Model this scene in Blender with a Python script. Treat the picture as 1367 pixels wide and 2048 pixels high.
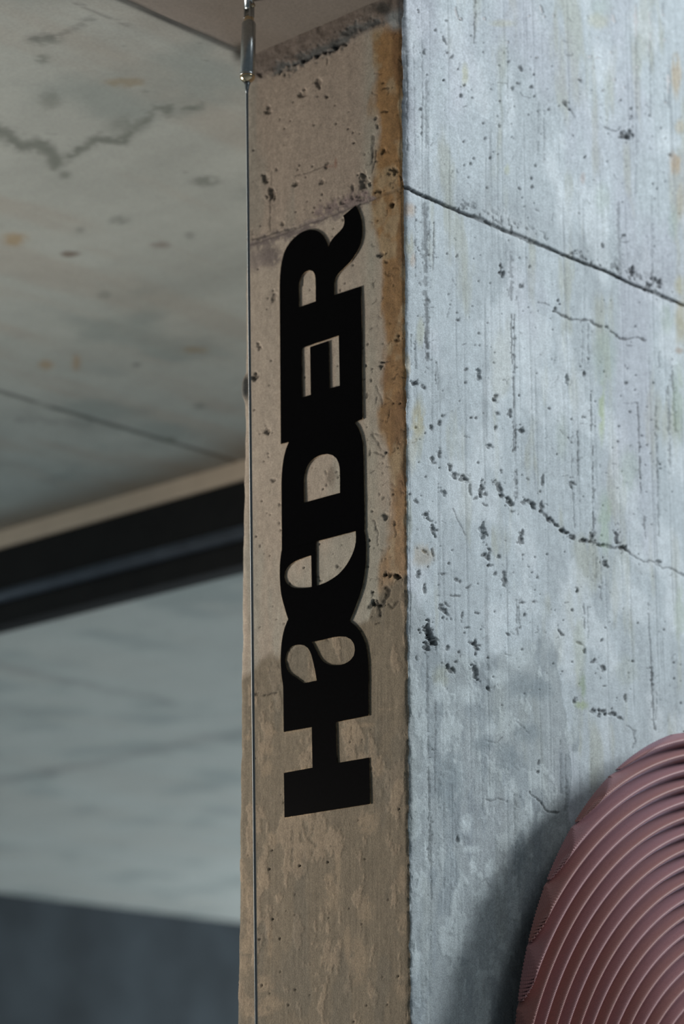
import bpy, bmesh, math
import numpy as np
from mathutils import Vector, Matrix

for o in list(bpy.data.objects): bpy.data.objects.remove(o, do_unlink=True)
sc = bpy.context.scene
COL = sc.collection

# ------------------------------------------------------------------ camera
# pillar corner = z axis; the pale face lies in the plane y=0 (x>0),
# the lettered face in the plane x=0 (y>0). Horizon and vanishing points of the
# photograph give focal length, pitch and azimuth.
W, HH = 1367, 2048
CX, CY, F = 683.5, 1024.0, 5264.0
PITCH = math.atan(1496 / F); AZ = math.radians(43.7)
FWD = np.array([math.cos(AZ)*math.cos(PITCH), math.sin(AZ)*math.cos(PITCH), math.sin(PITCH)])
RGT = np.array([math.sin(AZ), -math.cos(AZ), 0.0])
UPV = np.cross(RGT, FWD)
CAM = np.array([-3.2059132, -2.91051159, 1.6])

def project(P):
    d = P - CAM
    w = d @ FWD
    return CX + F*(d @ RGT)/w, CY - F*(d @ UPV)/w

def at(px, py, axis, val):
    """the point of a world plane (axis = val) seen at a pixel of the photograph"""
    r = FWD + RGT*((px-CX)/F) - UPV*((py-CY)/F)
    return CAM + r*((val - CAM[axis])/r[axis])

cd = bpy.data.cameras.new('camera'); cam = bpy.data.objects.new('camera', cd); COL.objects.link(cam)
cam.location = CAM
cam.matrix_world = Matrix(((RGT[0], UPV[0], -FWD[0], CAM[0]), (RGT[1], UPV[1], -FWD[1], CAM[1]),
                           (RGT[2], UPV[2], -FWD[2], CAM[2]), (0, 0, 0, 1)))
cd.sensor_fit = 'HORIZONTAL'; cd.sensor_width = 24.0; cd.lens = 24.0*F/W
cd.clip_end = 100
cd.dof.use_dof = True; cd.dof.focus_distance = 4.42; cd.dof.aperture_fstop = 2.9
sc.camera = cam

# ------------------------------------------------------------------ light
world = bpy.data.worlds.new('world'); sc.world = world; world.use_nodes = True
bg = world.node_tree.nodes['Background']
bg.inputs[0].default_value = (0.50, 0.62, 0.70, 1); bg.inputs[1].default_value = 0.16

def area(name, loc, target, size, power, color, sy=None, spread=180):
    l = bpy.data.lights.new(name, 'AREA'); l.energy = power; l.color = color
    l.shape = 'RECTANGLE'; l.size = size; l.size_y = sy or size; l.spread = math.radians(spread)
    o = bpy.data.objects.new(name, l); COL.objects.link(o); o.location = loc
    o.rotation_euler = (Vector(target)-Vector(loc)).to_track_quat('-Z', 'Y').to_euler()
    return o
# cool daylight from an opening up in front of the pale face
area('daylight_opening', (6.0, -3.7, 6.2), (0.2, 0, 2.9), 2.0, 790, (0.90, 0.955, 1.0), 2.2)
area('pale_face_fill', (0.35, -2.5, 5.3), (0.1, 0, 3.0), 0.9, 30, (0.90, 0.95, 1.0), 1.2)  # unseen second lamp, added to grade the pale face and ribs
# warm lamp of the room to the left of the lettering
area('warm_room_lamp', (-1.7, 3.3, 2.1), (0, 0.2, 2.4), 0.6, 43, (1.0, 0.87, 0.74), None, 110)
# area lamps added out of view to brighten the ceilings
area('outdoor_fill', (13.8, 5.0, 1.3), (4.0, 5.0, 3.6), 8.0, 1180, (0.84, 0.93, 1.0), 2.4)  # added fill for outdoor light beyond the beam, low and wide
area('ceiling_fill', (-3.0, 7.5, 1.3), (1.0, 3.0, 3.8), 4.0, 178, (0.83, 0.95, 1.0), 2.0)  # added fill in place of floor bounce onto the near ceiling

vs = sc.view_settings
sc.display_settings.display_device = 'sRGB'
vs.view_transform = 'Standard'; vs.look = 'None'; vs.gamma = 1.0; vs.exposure = 0.0; vs.use_curve_mapping = False

# ------------------------------------------------------------------ helpers
def tag(o, label=None, cat=None, group=None, kind=None):
    for k, v in (('label', label), ('category', cat), ('group', group), ('kind', kind)):
        if v: o[k] = v
    return o

def link(name, me, mat=None, parent=None):
    o = bpy.data.objects.new(name, me); COL.objects.link(o)
    if mat: me.materials.append(mat)
    if parent: o.parent = parent
    return o

def empty(name, loc=(0, 0, 0)):
    o = bpy.data.objects.new(name, None); o.location = loc; COL.objects.link(o); o.empty_display_size = .05
    return o

def from_bm(bm, name, smooth=False):
    me = bpy.data.meshes.new(name); bm.to_mesh(me); bm.free()
    if smooth:
        me.polygons.foreach_set('use_smooth', [True]*len(me.polygons))
    return me

def bbox(bm, lo, hi, bevel=0.0):
    r = bmesh.ops.create_cube(bm, size=1)
    for v in r['verts']:
        v.co = Vector([(lo[i]+hi[i])/2 + v.co[i]*(hi[i]-lo[i]) for i in range(3)])
    if bevel:
        es = list({e for v in r['verts'] for e in v.link_edges})
        bmesh.ops.bevel(bm, geom=es, offset=bevel, segments=3, affect='EDGES', profile=.5)

def np_mesh(name, V, Q, smooth=True, color=None, extra=None):
    me = bpy.data.meshes.new(name)
    V = np.ascontiguousarray(V, dtype=np.float32); Q = np.ascontiguousarray(Q, dtype=np.int32)
    n = len(Q)
    me.vertices.add(len(V)); me.vertices.foreach_set('co', V.ravel())
    me.loops.add(n*4); me.loops.foreach_set('vertex_index', Q.ravel())
    me.polygons.add(n); me.polygons.foreach_set('loop_start', np.arange(n, dtype=np.int32)*4)
    if smooth: me.polygons.foreach_set('use_smooth', np.ones(n, dtype=bool))
    if color is not None:
        a = me.color_attributes.new('tint', 'FLOAT_COLOR', 'POINT')
        c = np.ones((len(V), 4), dtype=np.float32); c[:, :3] = color
        a.data.foreach_set('color', c.ravel())
    if extra is not None:
        a = me.attributes.new('rough_zone', 'FLOAT', 'POINT')
        a.data.foreach_set('value', np.ascontiguousarray(extra, dtype=np.float32))
    me.update(calc_edges=True)
    return me

def grid_quads(nr, nc):
    i = np.arange(nr*nc).reshape(nr, nc)
    return np.stack([i[:-1, :-1], i[:-1, 1:], i[1:, 1:], i[1:, :-1]], -1).reshape(-1, 4)

RNG = np.random.RandomState(7)
TAB = [RNG.rand(256, 256).astype(np.float32) for _ in range(12)]
def vnoise(x, y, k=0):
    t = TAB[k % 12]
    xi = np.floor(x).astype(np.int64); yi = np.floor(y).astype(np.int64)
    fx = (x-xi); fy = (y-yi)
    fx = fx*fx*(3-2*fx); fy = fy*fy*(3-2*fy)
    x0, y0, x1, y1 = xi & 255, yi & 255, (xi+1) & 255, (yi+1) & 255
    return ((t[y0, x0]*(1-fx)+t[y0, x1]*fx)*(1-fy) + (t[y1, x0]*(1-fx)+t[y1, x1]*fx)*fy)
def fbm(x, y, k=0, o=4, g=.5):
    s = 0; a = 1; n = 0
    for i in range(o):
        s = s + a*vnoise(x*2**i+17.3*i, y*2**i+9.1*i, k+i); n += a; a *= g
    return s/n
def sst(a, b, x):
    t = np.clip((x-a)/(b-a), 0, 1); return t*t*(3-2*t)
def srgb(r, g, b):
    c = np.array([r, g, b])/255.0
    return np.where(c <= .04045, c/12.92, ((c+.055)/1.055)**2.4)
def mix(c, col, m):
    return c*(1-m[..., None]) + np.asarray(col)*m[..., None]

class Surf:
    """a concrete surface: pixel coordinates of its points, colour and relief (mm)"""
    def __init__(s, X, Y, base):
        s.X, s.Y = X, Y
        s.c = np.ones(X.shape+(3,))*base
        s.h = np.zeros(X.shape)
        s.wx = fbm(X/7.0, Y/7.0, 0, 4, .65)-.5; s.wy = fbm(X/7.0, Y/7.0, 6, 4, .65)-.5; s.nA = fbm(X/5.0, Y/5.0, 3, 3); s.nB = fbm(X/14.0, Y/14.0, 6, 3)
    def sub(s, x0, x1, y0, y1):
        return (s.X > x0) & (s.X < x1) & (s.Y > y0) & (s.Y < y1)
    def pit(s, x, y, rx, ry=None, ang=0, depth=None, dark=.62, rag=.8, col=None):
        ry = ry or rx; R = max(rx, ry)*2.0+4
        m = s.sub(x-R, x+R, y-R, y+R)
        if not m.any(): return
        a = math.radians(ang); w_ = 2.3*min(rx, ry)*(1 if max(rx, ry) > 2.2 else .4); dx = s.X[m]-x+s.wx[m]*w_; dy = s.Y[m]-y+s.wy[m]*w_*1.3
        u = dx*math.cos(a)+dy*math.sin(a); v = -dx*math.sin(a)+dy*math.cos(a)
        d = np.sqrt((u/(rx+.5))**2+(v/(ry+.5))**2) * (1 + rag*(s.nA[m]-.5)*2*min(1, R/14))
        k = 1-sst(.62, 1.25, d)
        s.h[m] -= (depth if depth is not None else min(rx, ry)*1.0+.8)*k
        s.c[m] = mix(s.c[m], col if col is not None else s.c[m]*(1-dark), k*.95)  # shade inside the pit is darkened into the colour, besides the relief
    def line(s, pts, w, depth=1.0, dark=.6, rag=.8, jit=2.0, gap=0.0, col=None, soft=.5, seed=0):
        P = np.array(pts, float); R = w*2+6+jit
        m = s.sub(P[:, 0].min()-R, P[:, 0].max()+R, P[:, 1].min()-R, P[:, 1].max()+R)
        if not m.any(): return
        X = s.X[m] + jit*(fbm(s.X[m]/11, s.Y[m]/11, 1+seed, 3)-.5)*2
        Y = s.Y[m] + jit*(fbm(s.X[m]/11, s.Y[m]/11, 5+seed, 3)-.5)*2
        best = np.full(X.shape, 1e9)
        for (ax, ay), (bx, by) in zip(P[:-1], P[1:]):
            L2 = (bx-ax)**2+(by-ay)**2+1e-9
            t = np.clip(((X-ax)*(bx-ax)+(Y-ay)*(by-ay))/L2, 0, 1)
            best = np.minimum(best, np.hypot(X-ax-t*(bx-ax), Y-ay-t*(by-ay)))
        d = best/(w*.5+.3) * (1+rag*(s.nA[m]-.5)*2)
        k = 1-sst(1-soft, 1+soft, d)
        if gap: k = k*sst(gap-.08, gap+.08, fbm(s.X[m]/9, s.Y[m]/9, 8+seed, 2))
        s.h[m] -= depth*k
        s.c[m] = mix(s.c[m], col if col is not None else s.c[m]*(1-dark), k)
    def stain(s, x, y, rx, ry, col, amt=.6, lo=.35, hi=.6, fx=12, fy=20, seed=0, ang=0):
        R = max(rx, ry)*1.3
        m = s.sub(x-R, x+R, y-R, y+R)
        if not m.any(): return
        a = math.radians(ang); dx = s.X[m]-x; dy = s.Y[m]-y
        u = dx*math.cos(a)+dy*math.sin(a); v = -dx*math.sin(a)+dy*math.cos(a)
        d = np.sqrt((u/rx)**2+(v/ry)**2)
        n = fbm(s.X[m]/fx, s.Y[m]/fy, 4+seed, 4)
        k = (1-sst(.35, 1.1, d+(n-.5)*.7))*sst(lo, hi, n+.25*(1-d))
        s.c[m] = mix(s.c[m], col, k*amt)

# ------------------------------------------------------------------ materials
def mat(name):
    m = bpy.data.materials.new(name); m.use_nodes = True
    return m, m.node_tree.nodes, m.node_tree.links, m.node_tree.nodes['Principled BSDF']

def concrete(name, fine=420, bump=.35, rough=.82, grain=.22, spec=.25, stretch=1.0, dist=.0015):
    m, N, L, B = mat(name)
    at_ = N.new('ShaderNodeAttribute'); at_.attribute_name = 'tint'
    tc = N.new('ShaderNodeTexCoord'); mp = N.new('ShaderNodeMapping'); mp.inputs['Scale'].default_value = (1, 1, stretch)
    L.new(tc.outputs['Object'], mp.inputs[0])
    n1 = N.new('ShaderNodeTexNoise'); n1.inputs['Scale'].default_value = fine; n1.inputs['Detail'].default_value = 3
    n2 = N.new('ShaderNodeTexNoise'); n2.inputs['Scale'].default_value = fine*.16; n2.inputs['Detail'].default_value = 5
    for n in (n1, n2): L.new(mp.outputs[0], n.inputs['Vector'])
    r = N.new('ShaderNodeMapRange'); r.inputs[1].default_value = .3; r.inputs[2].default_value = .7
    r.inputs[3].default_value = 1-grain; r.inputs[4].default_value = 1+grain; L.new(n1.outputs['Fac'], r.inputs[0])
    r2 = N.new('ShaderNodeMapRange'); r2.inputs[1].default_value = .3; r2.inputs[2].default_value = .7
    r2.inputs[3].default_value = 1-grain*.45; r2.inputs[4].default_value = 1+grain*.45; L.new(n2.outputs['Fac'], r2.inputs[0])
    mu = N.new('ShaderNodeMath'); mu.operation = 'MULTIPLY'; L.new(r.outputs[0], mu.inputs[0]); L.new(r2.outputs[0], mu.inputs[1])
    vm = N.new('ShaderNodeVectorMath'); vm.operation = 'SCALE'; L.new(at_.outputs['Color'], vm.inputs[0]); L.new(mu.outputs[0], vm.inputs['Scale'])
    L.new(vm.outputs[0], B.inputs['Base Color'])
    B.inputs['Roughness'].default_value = rough; B.inputs['Specular IOR Level'].default_value = spec
    ad = N.new('ShaderNodeMath'); ad.operation = 'ADD'; L.new(n1.outputs['Fac'], ad.inputs[0]); L.new(n2.outputs['Fac'], ad.inputs[1])
    b = N.new('ShaderNodeBump'); b.inputs['Strength'].default_value = bump; b.inputs['Distance'].default_value = dist
    L.new(ad.outputs[0], b.inputs['Height']); L.new(b.outputs[0], B.inputs['Normal'])
    return m

def plain(name, col, rough=.5, metal=0.0, noise=0.0, scale=60, bump=0.0, coat=0.0, spec=.5):
    m, N, L, B = mat(name)
    B.inputs['Roughness'].default_value = rough; B.inputs['Metallic'].default_value = metal
    B.inputs['Coat Weight'].default_value = coat; B.inputs['Coat Roughness'].default_value = .08
    B.inputs['Specular IOR Level'].default_value = spec
    tc = N.new('ShaderNodeTexCoord'); n = N.new('ShaderNodeTexNoise')
    n.inputs['Scale'].default_value = scale; n.inputs['Detail'].default_value = 4; L.new(tc.outputs['Object'], n.inputs['Vector'])
    r = N.new('ShaderNodeMapRange'); r.inputs[1].default_value = .3; r.inputs[2].default_value = .7
    r.inputs[3].default_value = 1-noise; r.inputs[4].default_value = 1+noise; L.new(n.outputs['Fac'], r.inputs[0])
    vm = N.new('ShaderNodeVectorMath'); vm.operation = 'SCALE'; vm.inputs[0].default_value = tuple(col)
    L.new(r.outputs[0], vm.inputs['Scale']); L.new(vm.outputs[0], B.inputs['Base Color'])
    if bump:
        b = N.new('ShaderNodeBump'); b.inputs['Strength'].default_value = bump; b.inputs['Distance'].default_value = .001
        L.new(n.outputs['Fac'], b.inputs['Height']); L.new(b.outputs[0], B.inputs['Normal'])
    return m

M_wall = concrete('raw_concrete')
M_ceil = concrete('ceiling_concrete', fine=160, bump=.3, grain=.07, stretch=1)
M_black = plain('black_gloss_acrylic', (.0018, .0018, .0022), rough=.30, noise=.25, scale=300, coat=.0, spec=.02)
M_edge = plain('cut_edge_highlight', (.75, .64, .50), rough=.2, metal=1, noise=.5, scale=90)  # bright highlight along the letter edges, put into a pale warm metal colour
M_steel = plain('dull_stainless_steel', (.42, .44, .44), rough=.27, metal=1, noise=.12, scale=220, bump=.05)
M_wire = plain('galvanised_wire', (.18, .20, .21), rough=.45, metal=1, noise=.1, scale=500)
M_brass = plain('brass_cap', (.62, .50, .33), rough=.16, metal=1, noise=.1, scale=200)
M_beam = plain('black_painted_steel', (.005, .0045, .004), spec=.12, rough=.6, noise=.3, scale=12)
M_rail = plain('rail_blue_highlight', (.050, .062, .080), spec=.4, rough=.4, noise=.2, scale=12)  # bluish sky highlight on the rail, put into its base colour
M_trim = plain('beige_trim_board', srgb(176, 156, 134), rough=.6, noise=.05, scale=14)
M_far = plain('dark_blue_grey_plaster', (.026, .032, .036), rough=.9, spec=.2, noise=.28, scale=2.2)
M_floor = plain('grey_screed', (.30, .32, .33), rough=.8, noise=.15, scale=3)

# red ribbed shell: fine twill relief on a dusty red cloth-like print
M_red, N, L, B = mat('dusty_red_twill')
tc = N.new('ShaderNodeTexCoord')
wv = N.new('ShaderNodeTexWave'); wv.bands_direction = 'DIAGONAL'; wv.inputs['Scale'].default_value = 150; wv.inputs['Distortion'].default_value = .6
wv.inputs['Detail'].default_value = 1
L.new(tc.outputs['Object'], wv.inputs['Vector'])
ns = N.new('ShaderNodeTexNoise'); ns.inputs['Scale'].default_value = 9; ns.inputs['Detail'].default_value = 3; L.new(tc.outputs['Object'], ns.inputs['Vector'])
ng = N.new('ShaderNodeTexNoise'); ng.inputs['Scale'].default_value = 700; ng.inputs['Detail'].default_value = 2; L.new(tc.outputs['Object'], ng.inputs['Vector'])
cr = N.new('ShaderNodeMix'); cr.data_type = 'RGBA'
cr.inputs[6].default_value = (.225, .080, .060, 1); cr.inputs[7].default_value = (.235, .090, .075, 1)
L.new(ns.outputs['Fac'], cr.inputs[0])
r = N.new('ShaderNodeMapRange'); r.inputs[3].default_value = .80; r.inputs[4].default_value = 1.15; L.new(wv.outputs['Fac'], r.inputs[0])
r2 = N.new('ShaderNodeMapRange'); r2.inputs[1].default_value = .3; r2.inputs[2].default_value = .7; r2.inputs[3].default_value = .82; r2.inputs[4].default_value = 1.18
L.new(ng.outputs['Fac'], r2.inputs[0])
mu = N.new('ShaderNodeMath'); mu.operation = 'MULTIPLY'; L.new(r.outputs[0], mu.inputs[0]); L.new(r2.outputs[0], mu.inputs[1])
vm = N.new('ShaderNodeVectorMath'); vm.operation = 'SCALE'; L.new(cr.outputs[2], vm.inputs[0]); L.new(mu.outputs[0], vm.inputs['Scale'])
L.new(vm.outputs[0], B.inputs['Base Color']); B.inputs['Roughness'].default_value = .55
B.inputs['Sheen Weight'].default_value = .25; B.inputs['Sheen Tint'].default_value = (.8, .75, 1, 1); B.inputs['Sheen Roughness'].default_value = .4
bp = N.new('ShaderNodeBump'); bp.inputs['Strength'].default_value = .35; bp.inputs['Distance'].default_value = .0006
L.new(wv.outputs['Fac'], bp.inputs['Height']); L.new(bp.outputs[0], B.inputs['Normal'])

M_red2 = M_red.copy(); M_red2.name = 'sheen_tinted_red_twill'  # every second rib: weave sheen put into the base colour
for nd in M_red2.node_tree.nodes:
    if nd.type == 'MIX':
        nd.inputs[6].default_value = (.240, .092, .084, 1); nd.inputs[7].default_value = (.250, .105, .105, 1)

# ------------------------------------------------------------------ setting
HC = 3.8103          # ceiling height
WP = 0.4015           # width of the lettered face
XB = 1.84            # beam line
SEAM = 3.4276        # pour joint of the concrete

bm = bmesh.new(); bbox(bm, (-8, -8, -.2), (14, 14, 0)); tag(link('floor', from_bm(bm, 'floor'), M_floor), kind='structure')
# dark wall beyond the far soffit
bm = bmesh.new(); bbox(bm, (2.5, 10.03, 0), (14, 10.3, HC+.4)); tag(link('wall_far', from_bm(bm, 'wall_far'), M_far), kind='structure')

# near ceiling (formwork panels, joints at y=.391 and y=2.312)
def ceil_mesh(name, xs, ys, holes, near=True):
    GX, GY = np.meshgrid(xs, ys)
    P = np.stack([GX, GY, np.full(GX.shape, HC)], -1)
    px, py = project(P.reshape(-1, 3)); px = px.reshape(GX.shape); py = py.reshape(GX.shape)
    S = Surf(px, py, srgb(160, 163, 157))
    n = fbm(GX*3.0, GY*2.2, 2, 5); n2 = fbm(GX*9, GY*2.5, 5, 4); n3 = fbm(GX*1.3, GY*6, 7, 4)
    S.c *= (1+(.30*(n-.5)+.22*(n2-.5))*(1 if near else .45))[..., None]
    S.c = mix(S.c, srgb(150, 140, 128), (.40 if near else .15)*sst(.5, .72, n3))
    S.c = mix(S.c, srgb(128, 136, 132), .6*sst(.52, .75, fbm(GX*4, GY*4, 9, 4)))
    if near:
        S.c = mix(S.c, srgb(128, 116, 106), .85*(1-sst(.385, .397, GY)))
        S.c *= (1-.75*(1-sst(.004, .013, np.abs(GY-.391+.006*(n2-.5)))))[..., None]
        S.c *= (1-.55*(1-sst(.004, .018, np.abs(GY-2.312+.012*(n-.5))))*sst(.3, .5, n2+.1))[..., None]
        S.h -= 3*(1-sst(.003, .009, np.abs(GY-.391))) + 3*(1-sst(.004, .012, np.abs(GY-2.312)))
        dk = srgb(112, 116, 109)
        S.line([(-30, 250), (10, 270), (45, 292), (75, 290), (100, 300), (115, 325)], 20, 0, .5, col=dk, jit=9, soft=.9)
        S.stain(108, 322, 22, 26, dk, .8, .35, .55, fx=7, fy=7)
        S.stain(130, 350, 14, 12, dk, .8, .2, .4)
        S.line([(135, 312), (165, 298), (185, 282), (215, 280), (250, 282), (262, 262)], 13, 0, .45, col=dk, jit=9, soft=.9, gap=.25)
        S.line([(262, 262), (285, 245), (310, 218), (345, 220), (400, 215)], 12, 0, .4, col=dk, jit=10, soft=.9, gap=.38)
        S.stain(250, 250, 60, 28, dk, .5, .42, .62); S.stain(410, 362, 42, 16, dk, .8, .42, .6, fx=8, fy=7)
        S.stain(240, 440, 30, 14, dk, .6, .4, .6, fx=8, fy=7); S.stain(90, 80, 50, 18, dk, .6, .42, .6, fx=8, fy=7); S.stain(85, 118, 22, 14, dk, .7, .4, .6, fx=8, fy=7)
        S.line([(60, 78), (120, 72), (160, 50), (185, 38)], 10, 0, .3, jit=6, soft=.9, gap=.3)
        S.line([(150, 5), (205, 30), (260, 52)], 4, 0, .3, jit=3, soft=.8)
        S.stain(140, 508, 26, 8, srgb(110, 98, 88), .9, .2, .4); S.stain(320, 490, 26, 10, srgb(110, 100, 92), .6, .3, .5)
        S.stain(250, 165, 60, 14, srgb(132, 118, 92), .6, .35, .6); S.stain(30, 478, 34, 18, srgb(150, 128, 92), .7, .3, .5)
        S.stain(92, 730, 20, 14, srgb(150, 125, 90), .6, .3, .5); S.stain(152, 725, 12, 22, srgb(150, 125, 90), .6, .3, .5)
        S.stain(210, 590, 20, 12, dk, .5, .3, .5); S.stain(390, 700, 40, 10, srgb(135, 118, 92), .5, .3, .5)
        S.stain(273, 730, 10, 5, dk, .9, .1, .3); S.stain(400, 812, 16, 8, dk, .6, .2, .4); S.stain(340, 880, 14, 7, dk, .9, .1, .3)
        S.line([(40, 838), (120, 842), (180, 850)], 14, 0, .2, jit=6, soft=1)
        S.stain(478, 108, 16, 26, srgb(70, 66, 58), .9, .2, .4)
        for (x, y, rr) in [(245, 92, 4), (400, 87, 4), (411, 120, 5), (382, 162, 3), (290, 182, 8), (371, 345, 6), (100, 200, 30), (380, 470, 14), (160, 460, 12)]:
            S.stain(x, y, rr, rr*.8, dk, .55, .2, .5, fx=5, fy=5)
        # shade beside the beam, painted brown into the ceiling colour
        S.c = mix(S.c, srgb(112, 92, 70), .9*sst(1.60, 1.83, GX)*(.55+.45*n))
    if not near:
        S.line([(-40, 1322), (80, 1348), (200, 1376), (340, 1402)], 12, 0, .22, jit=5, soft=1, gap=.2)
        S.line([(-40, 1568), (100, 1543), (250, 1515), (400, 1480), (520, 1462)], 12, 0, .25, jit=5, soft=1, gap=.2)
        S.stain(100, 1545, 22, 10, srgb(105, 108, 106), .8, .1, .3)
    P[..., 2] -= S.h*.001
    V = P.reshape(-1, 3); Q = grid_quads(*GX.shape)[:, ::-1]
    keep = np.ones(len(Q), bool); cx = V[Q].mean(1)
    for (x0, x1, y0, y1) in holes: keep &= ~((cx[:, 0] > x0) & (cx[:, 0] < x1) & (cx[:, 1] > y0) & (cx[:, 1] < y1))
    Q = Q[keep]
    # thin slab: top sheet on the outer border
    X0, X1, Y0, Y1 = xs[0], xs[-1], ys[0], ys[-1]
    n0 = len(V); T = HC+.3; e = .0
    V = np.vstack([V, [[X0, Y0, HC], [X1, Y0, HC], [X1, Y1, HC], [X0, Y1, HC], [X0, Y0, T], [X1, Y0, T], [X1, Y1, T], [X0, Y1, T]]])
    Q = np.vstack([Q, n0+np.array([[4, 5, 6, 7], [0, 1, 5, 4], [1, 2, 6, 5], [2, 3, 7, 6], [3, 0, 4, 7]])])
    c = np.vstack([S.c.reshape(-1, 3), np.ones((8, 3))*.3])
    return np_mesh(name, V, Q, True, c)
xs = np.concatenate([np.linspace(-3.2, -.62, 20, endpoint=False), np.arange(-.62, XB, .0075), [XB]])
ys = np.concatenate([np.arange(0.0, 3.7, .0075), np.linspace(3.75, 10.03, 60)])
tag(link('ceiling', ceil_mesh('ceiling', xs, ys, [(0.004, XB, -.1, WP-.012)]), M_ceil), kind='structure')
xs = np.arange(XB+.06, 14, .04); ys = np.arange(.3, 10.031, .04); ys[-1] = 10.03
tag(link('ceiling', ceil_mesh('ceiling_beyond', xs, ys, [], False), M_ceil), kind='structure')

# ------------------------------------------------------------------ the pillar
def build_pillar():
    s_dense = np.concatenate([-np.arange(.4025, 0.0102, -.0021), np.arange(-.0100, .0101, .0010), np.arange(.012, .885, .0021)])
    s_all = np.concatenate([[-WP-XB, -WP-.8, -WP-.2, -WP-.05], -WP-np.arange(.024, .0036, -.004), s_dense[s_dense >= -WP-.0035],
                            np.arange(.9, XB, .04), [XB]])
    z_all = np.concatenate([np.arange(0, 1.93, .08), np.arange(1.93, 4.14, .00178), np.arange(4.16, 4.62, .05)])
    S_, Z_ = np.meshgrid(s_all, z_all)
    px = np.zeros_like(S_); py = np.zeros_like(S_)
    left = S_ < 0
    base = np.zeros(S_.shape+(3,)); base[..., 2] = Z_
    base[..., 0] = np.where(S_ >= 0, S_, 0); base[..., 1] = np.where(S_ < 0, np.minimum(-S_, WP), 0)
    back = S_ < -WP
    base[..., 0] = np.where(back, -S_-WP, base[..., 0])
    p = project(base.reshape(-1, 3)); X = p[0].reshape(S_.shape); Y = p[1].reshape(S_.shape)
    S = Surf(X, Y, srgb(168, 176, 178))
    u = S_; z = Z_
    R = ~left
    # ---- pale face -------------------------------------------------
    n1 = fbm(u*7, z*5, 0, 5); n2 = fbm(u*40, z*5, 2, 4); n3 = fbm(u*22, z*16, 4, 5); n4 = fbm(u*120, z*9, 6, 3)
    cr = np.ones(S.c.shape)*srgb(166, 174, 177)
    cr *= (1+.30*(n1-.5)+.20*(n2-.5)+.10*(n4-.5)+.14*(n3-.5)+.16*(fbm(u*190, z*190, 1, 4, .7)-.5))[..., None]
    cr = mix(cr, srgb(150, 150, 128), .40*sst(.56, .74, fbm(u*26, z*6, 8, 4)))
    cr = mix(cr, srgb(198, 204, 206), .45*sst(.52, .70, fbm(u*13, z*9, 9, 5)))
    cr = mix(cr, srgb(160, 158, 170), .30*sst(.50, .70, fbm(u*6, z*3, 10, 4)))
    # darker vertical scrapes of the formwork boards
    bd = fbm(u*150, z*2.6, 5, 3)
    cr *= (1-.22*sst(.66, .78, bd)*sst(.4, .6, n1+.05))[..., None]
    # trowelled repair lower down, darker and bluer with pale islands
    zb = 1175+150*sst(815, 905, X)+50*(fbm(X/60, Y/60, 3, 4)-.5)*2+60*(n3-.5)-40*sst(980, 1130, X)
    zb = zb + 900*sst(1120, 1175, X+70*(n3-.5)+30*(n2-.5))
    low = sst(-22, 22, Y-zb)
    isl = fbm(X/24, Y/52, 7, 7, .62)
    clow = np.ones(S.c.shape)*srgb(145, 152, 153)*(1+.22*(n2-.5)+.18*(bd-.5))[..., None]
    clow = mix(clow, srgb(172, 180, 180), .65*sst(.535, .61, isl))
    clow = mix(clow, srgb(112, 121, 126), .55*sst(.55, .66, fbm(X/30, Y/110, 1, 4)))
    cr = mix(cr, clow, low*.80)
    # ---- lettered face ---------------------------------------------
    m1 = fbm(u*9, z*4, 1, 5); m2 = fbm(u*45, z*7, 3, 4); m3 = fbm(u*20, z*18, 6, 5)
    cl = np.ones(S.c.shape)*srgb(166, 154, 140)
    cl *= (1+.22*(m1-.5)+.16*(m2-.5)+.14*(m3-.5)+.20*(fbm(u*200, z*200, 8, 4, .7)-.5))[..., None]
    cl = mix(cl, srgb(148, 148, 138), .55*sst(.48, .66, fbm(u*14, z*3, 9, 4)))
    up_ = sst(SEAM-.004, SEAM+.004, z)
    cl = mix(cl, cl*np.array([.82, .79, .78]), up_)
    # grey-green band right of the letters down the middle
    cl = mix(cl, srgb(152, 152, 140), .6*np.exp(-((X-742)/17.0)**2)*(m3+.25))
    # rust stain along the corner, edge measured from the corner
    wv_ = np.interp(Y, [40, 60, 375, 385, 500, 520, 600, 690, 780, 850, 900, 1000, 1090, 1130, 1190, 1240, 2048],
                    [50, 66, 62, 66, 58, 52, 44, 36, 50, 44, 32, 28, 30, 46, 50, 14, 10])
    dcor = 810-X + 14*(m3-.5)*2 + 10*(m2-.5)*2
    rust = 1-sst(wv_-9, wv_+7, dcor)
    ramt = np.interp(Y, [0, 40, 70, 400, 900, 1150, 1230, 2048], [0, 0, 1, 1, .95, .75, .25, .18])
    rc = mix(np.ones(S.c.shape)*srgb(138, 104, 62)*(1+.5*(fbm(u*150, z*120, 1, 4)-.5)+.3*(m2-.5))[..., None], srgb(152, 130, 98), sst(.50, .68, fbm(u*30, z*22, 2, 5)))
    rc = mix(rc, srgb(118, 84, 46), sst(.54, .7, fbm(u*18, z*10, 8, 5)))
    cl = mix(cl, rc, rust*ramt*.9)
    # lower trowelled coat: darker olive with pale islands
    yb = np.interp(X, [480, 500, 530, 560, 600, 735, 745, 800, 830], [1350, 1345, 1320, 1300, 1290, 1235, 1205, 1145, 1120]) + 22*(m3-.5)*2
    lw = sst(-7, 12, Y-yb)
    finev = fbm(u*480, z*6, 3, 3)
    cw = np.ones(S.c.shape)*srgb(118, 108, 92)*(1+.30*(finev-.5)+.22*(fbm(u*260, z*260, 8, 3)-.5)+.20*(m2-.5)+.12*(m1-.5)+.18*(fbm(u*300, z*5, 4, 3)-.5))[..., None]
    isl2 = fbm(X/24, Y/60, 5, 7, .62)
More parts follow.
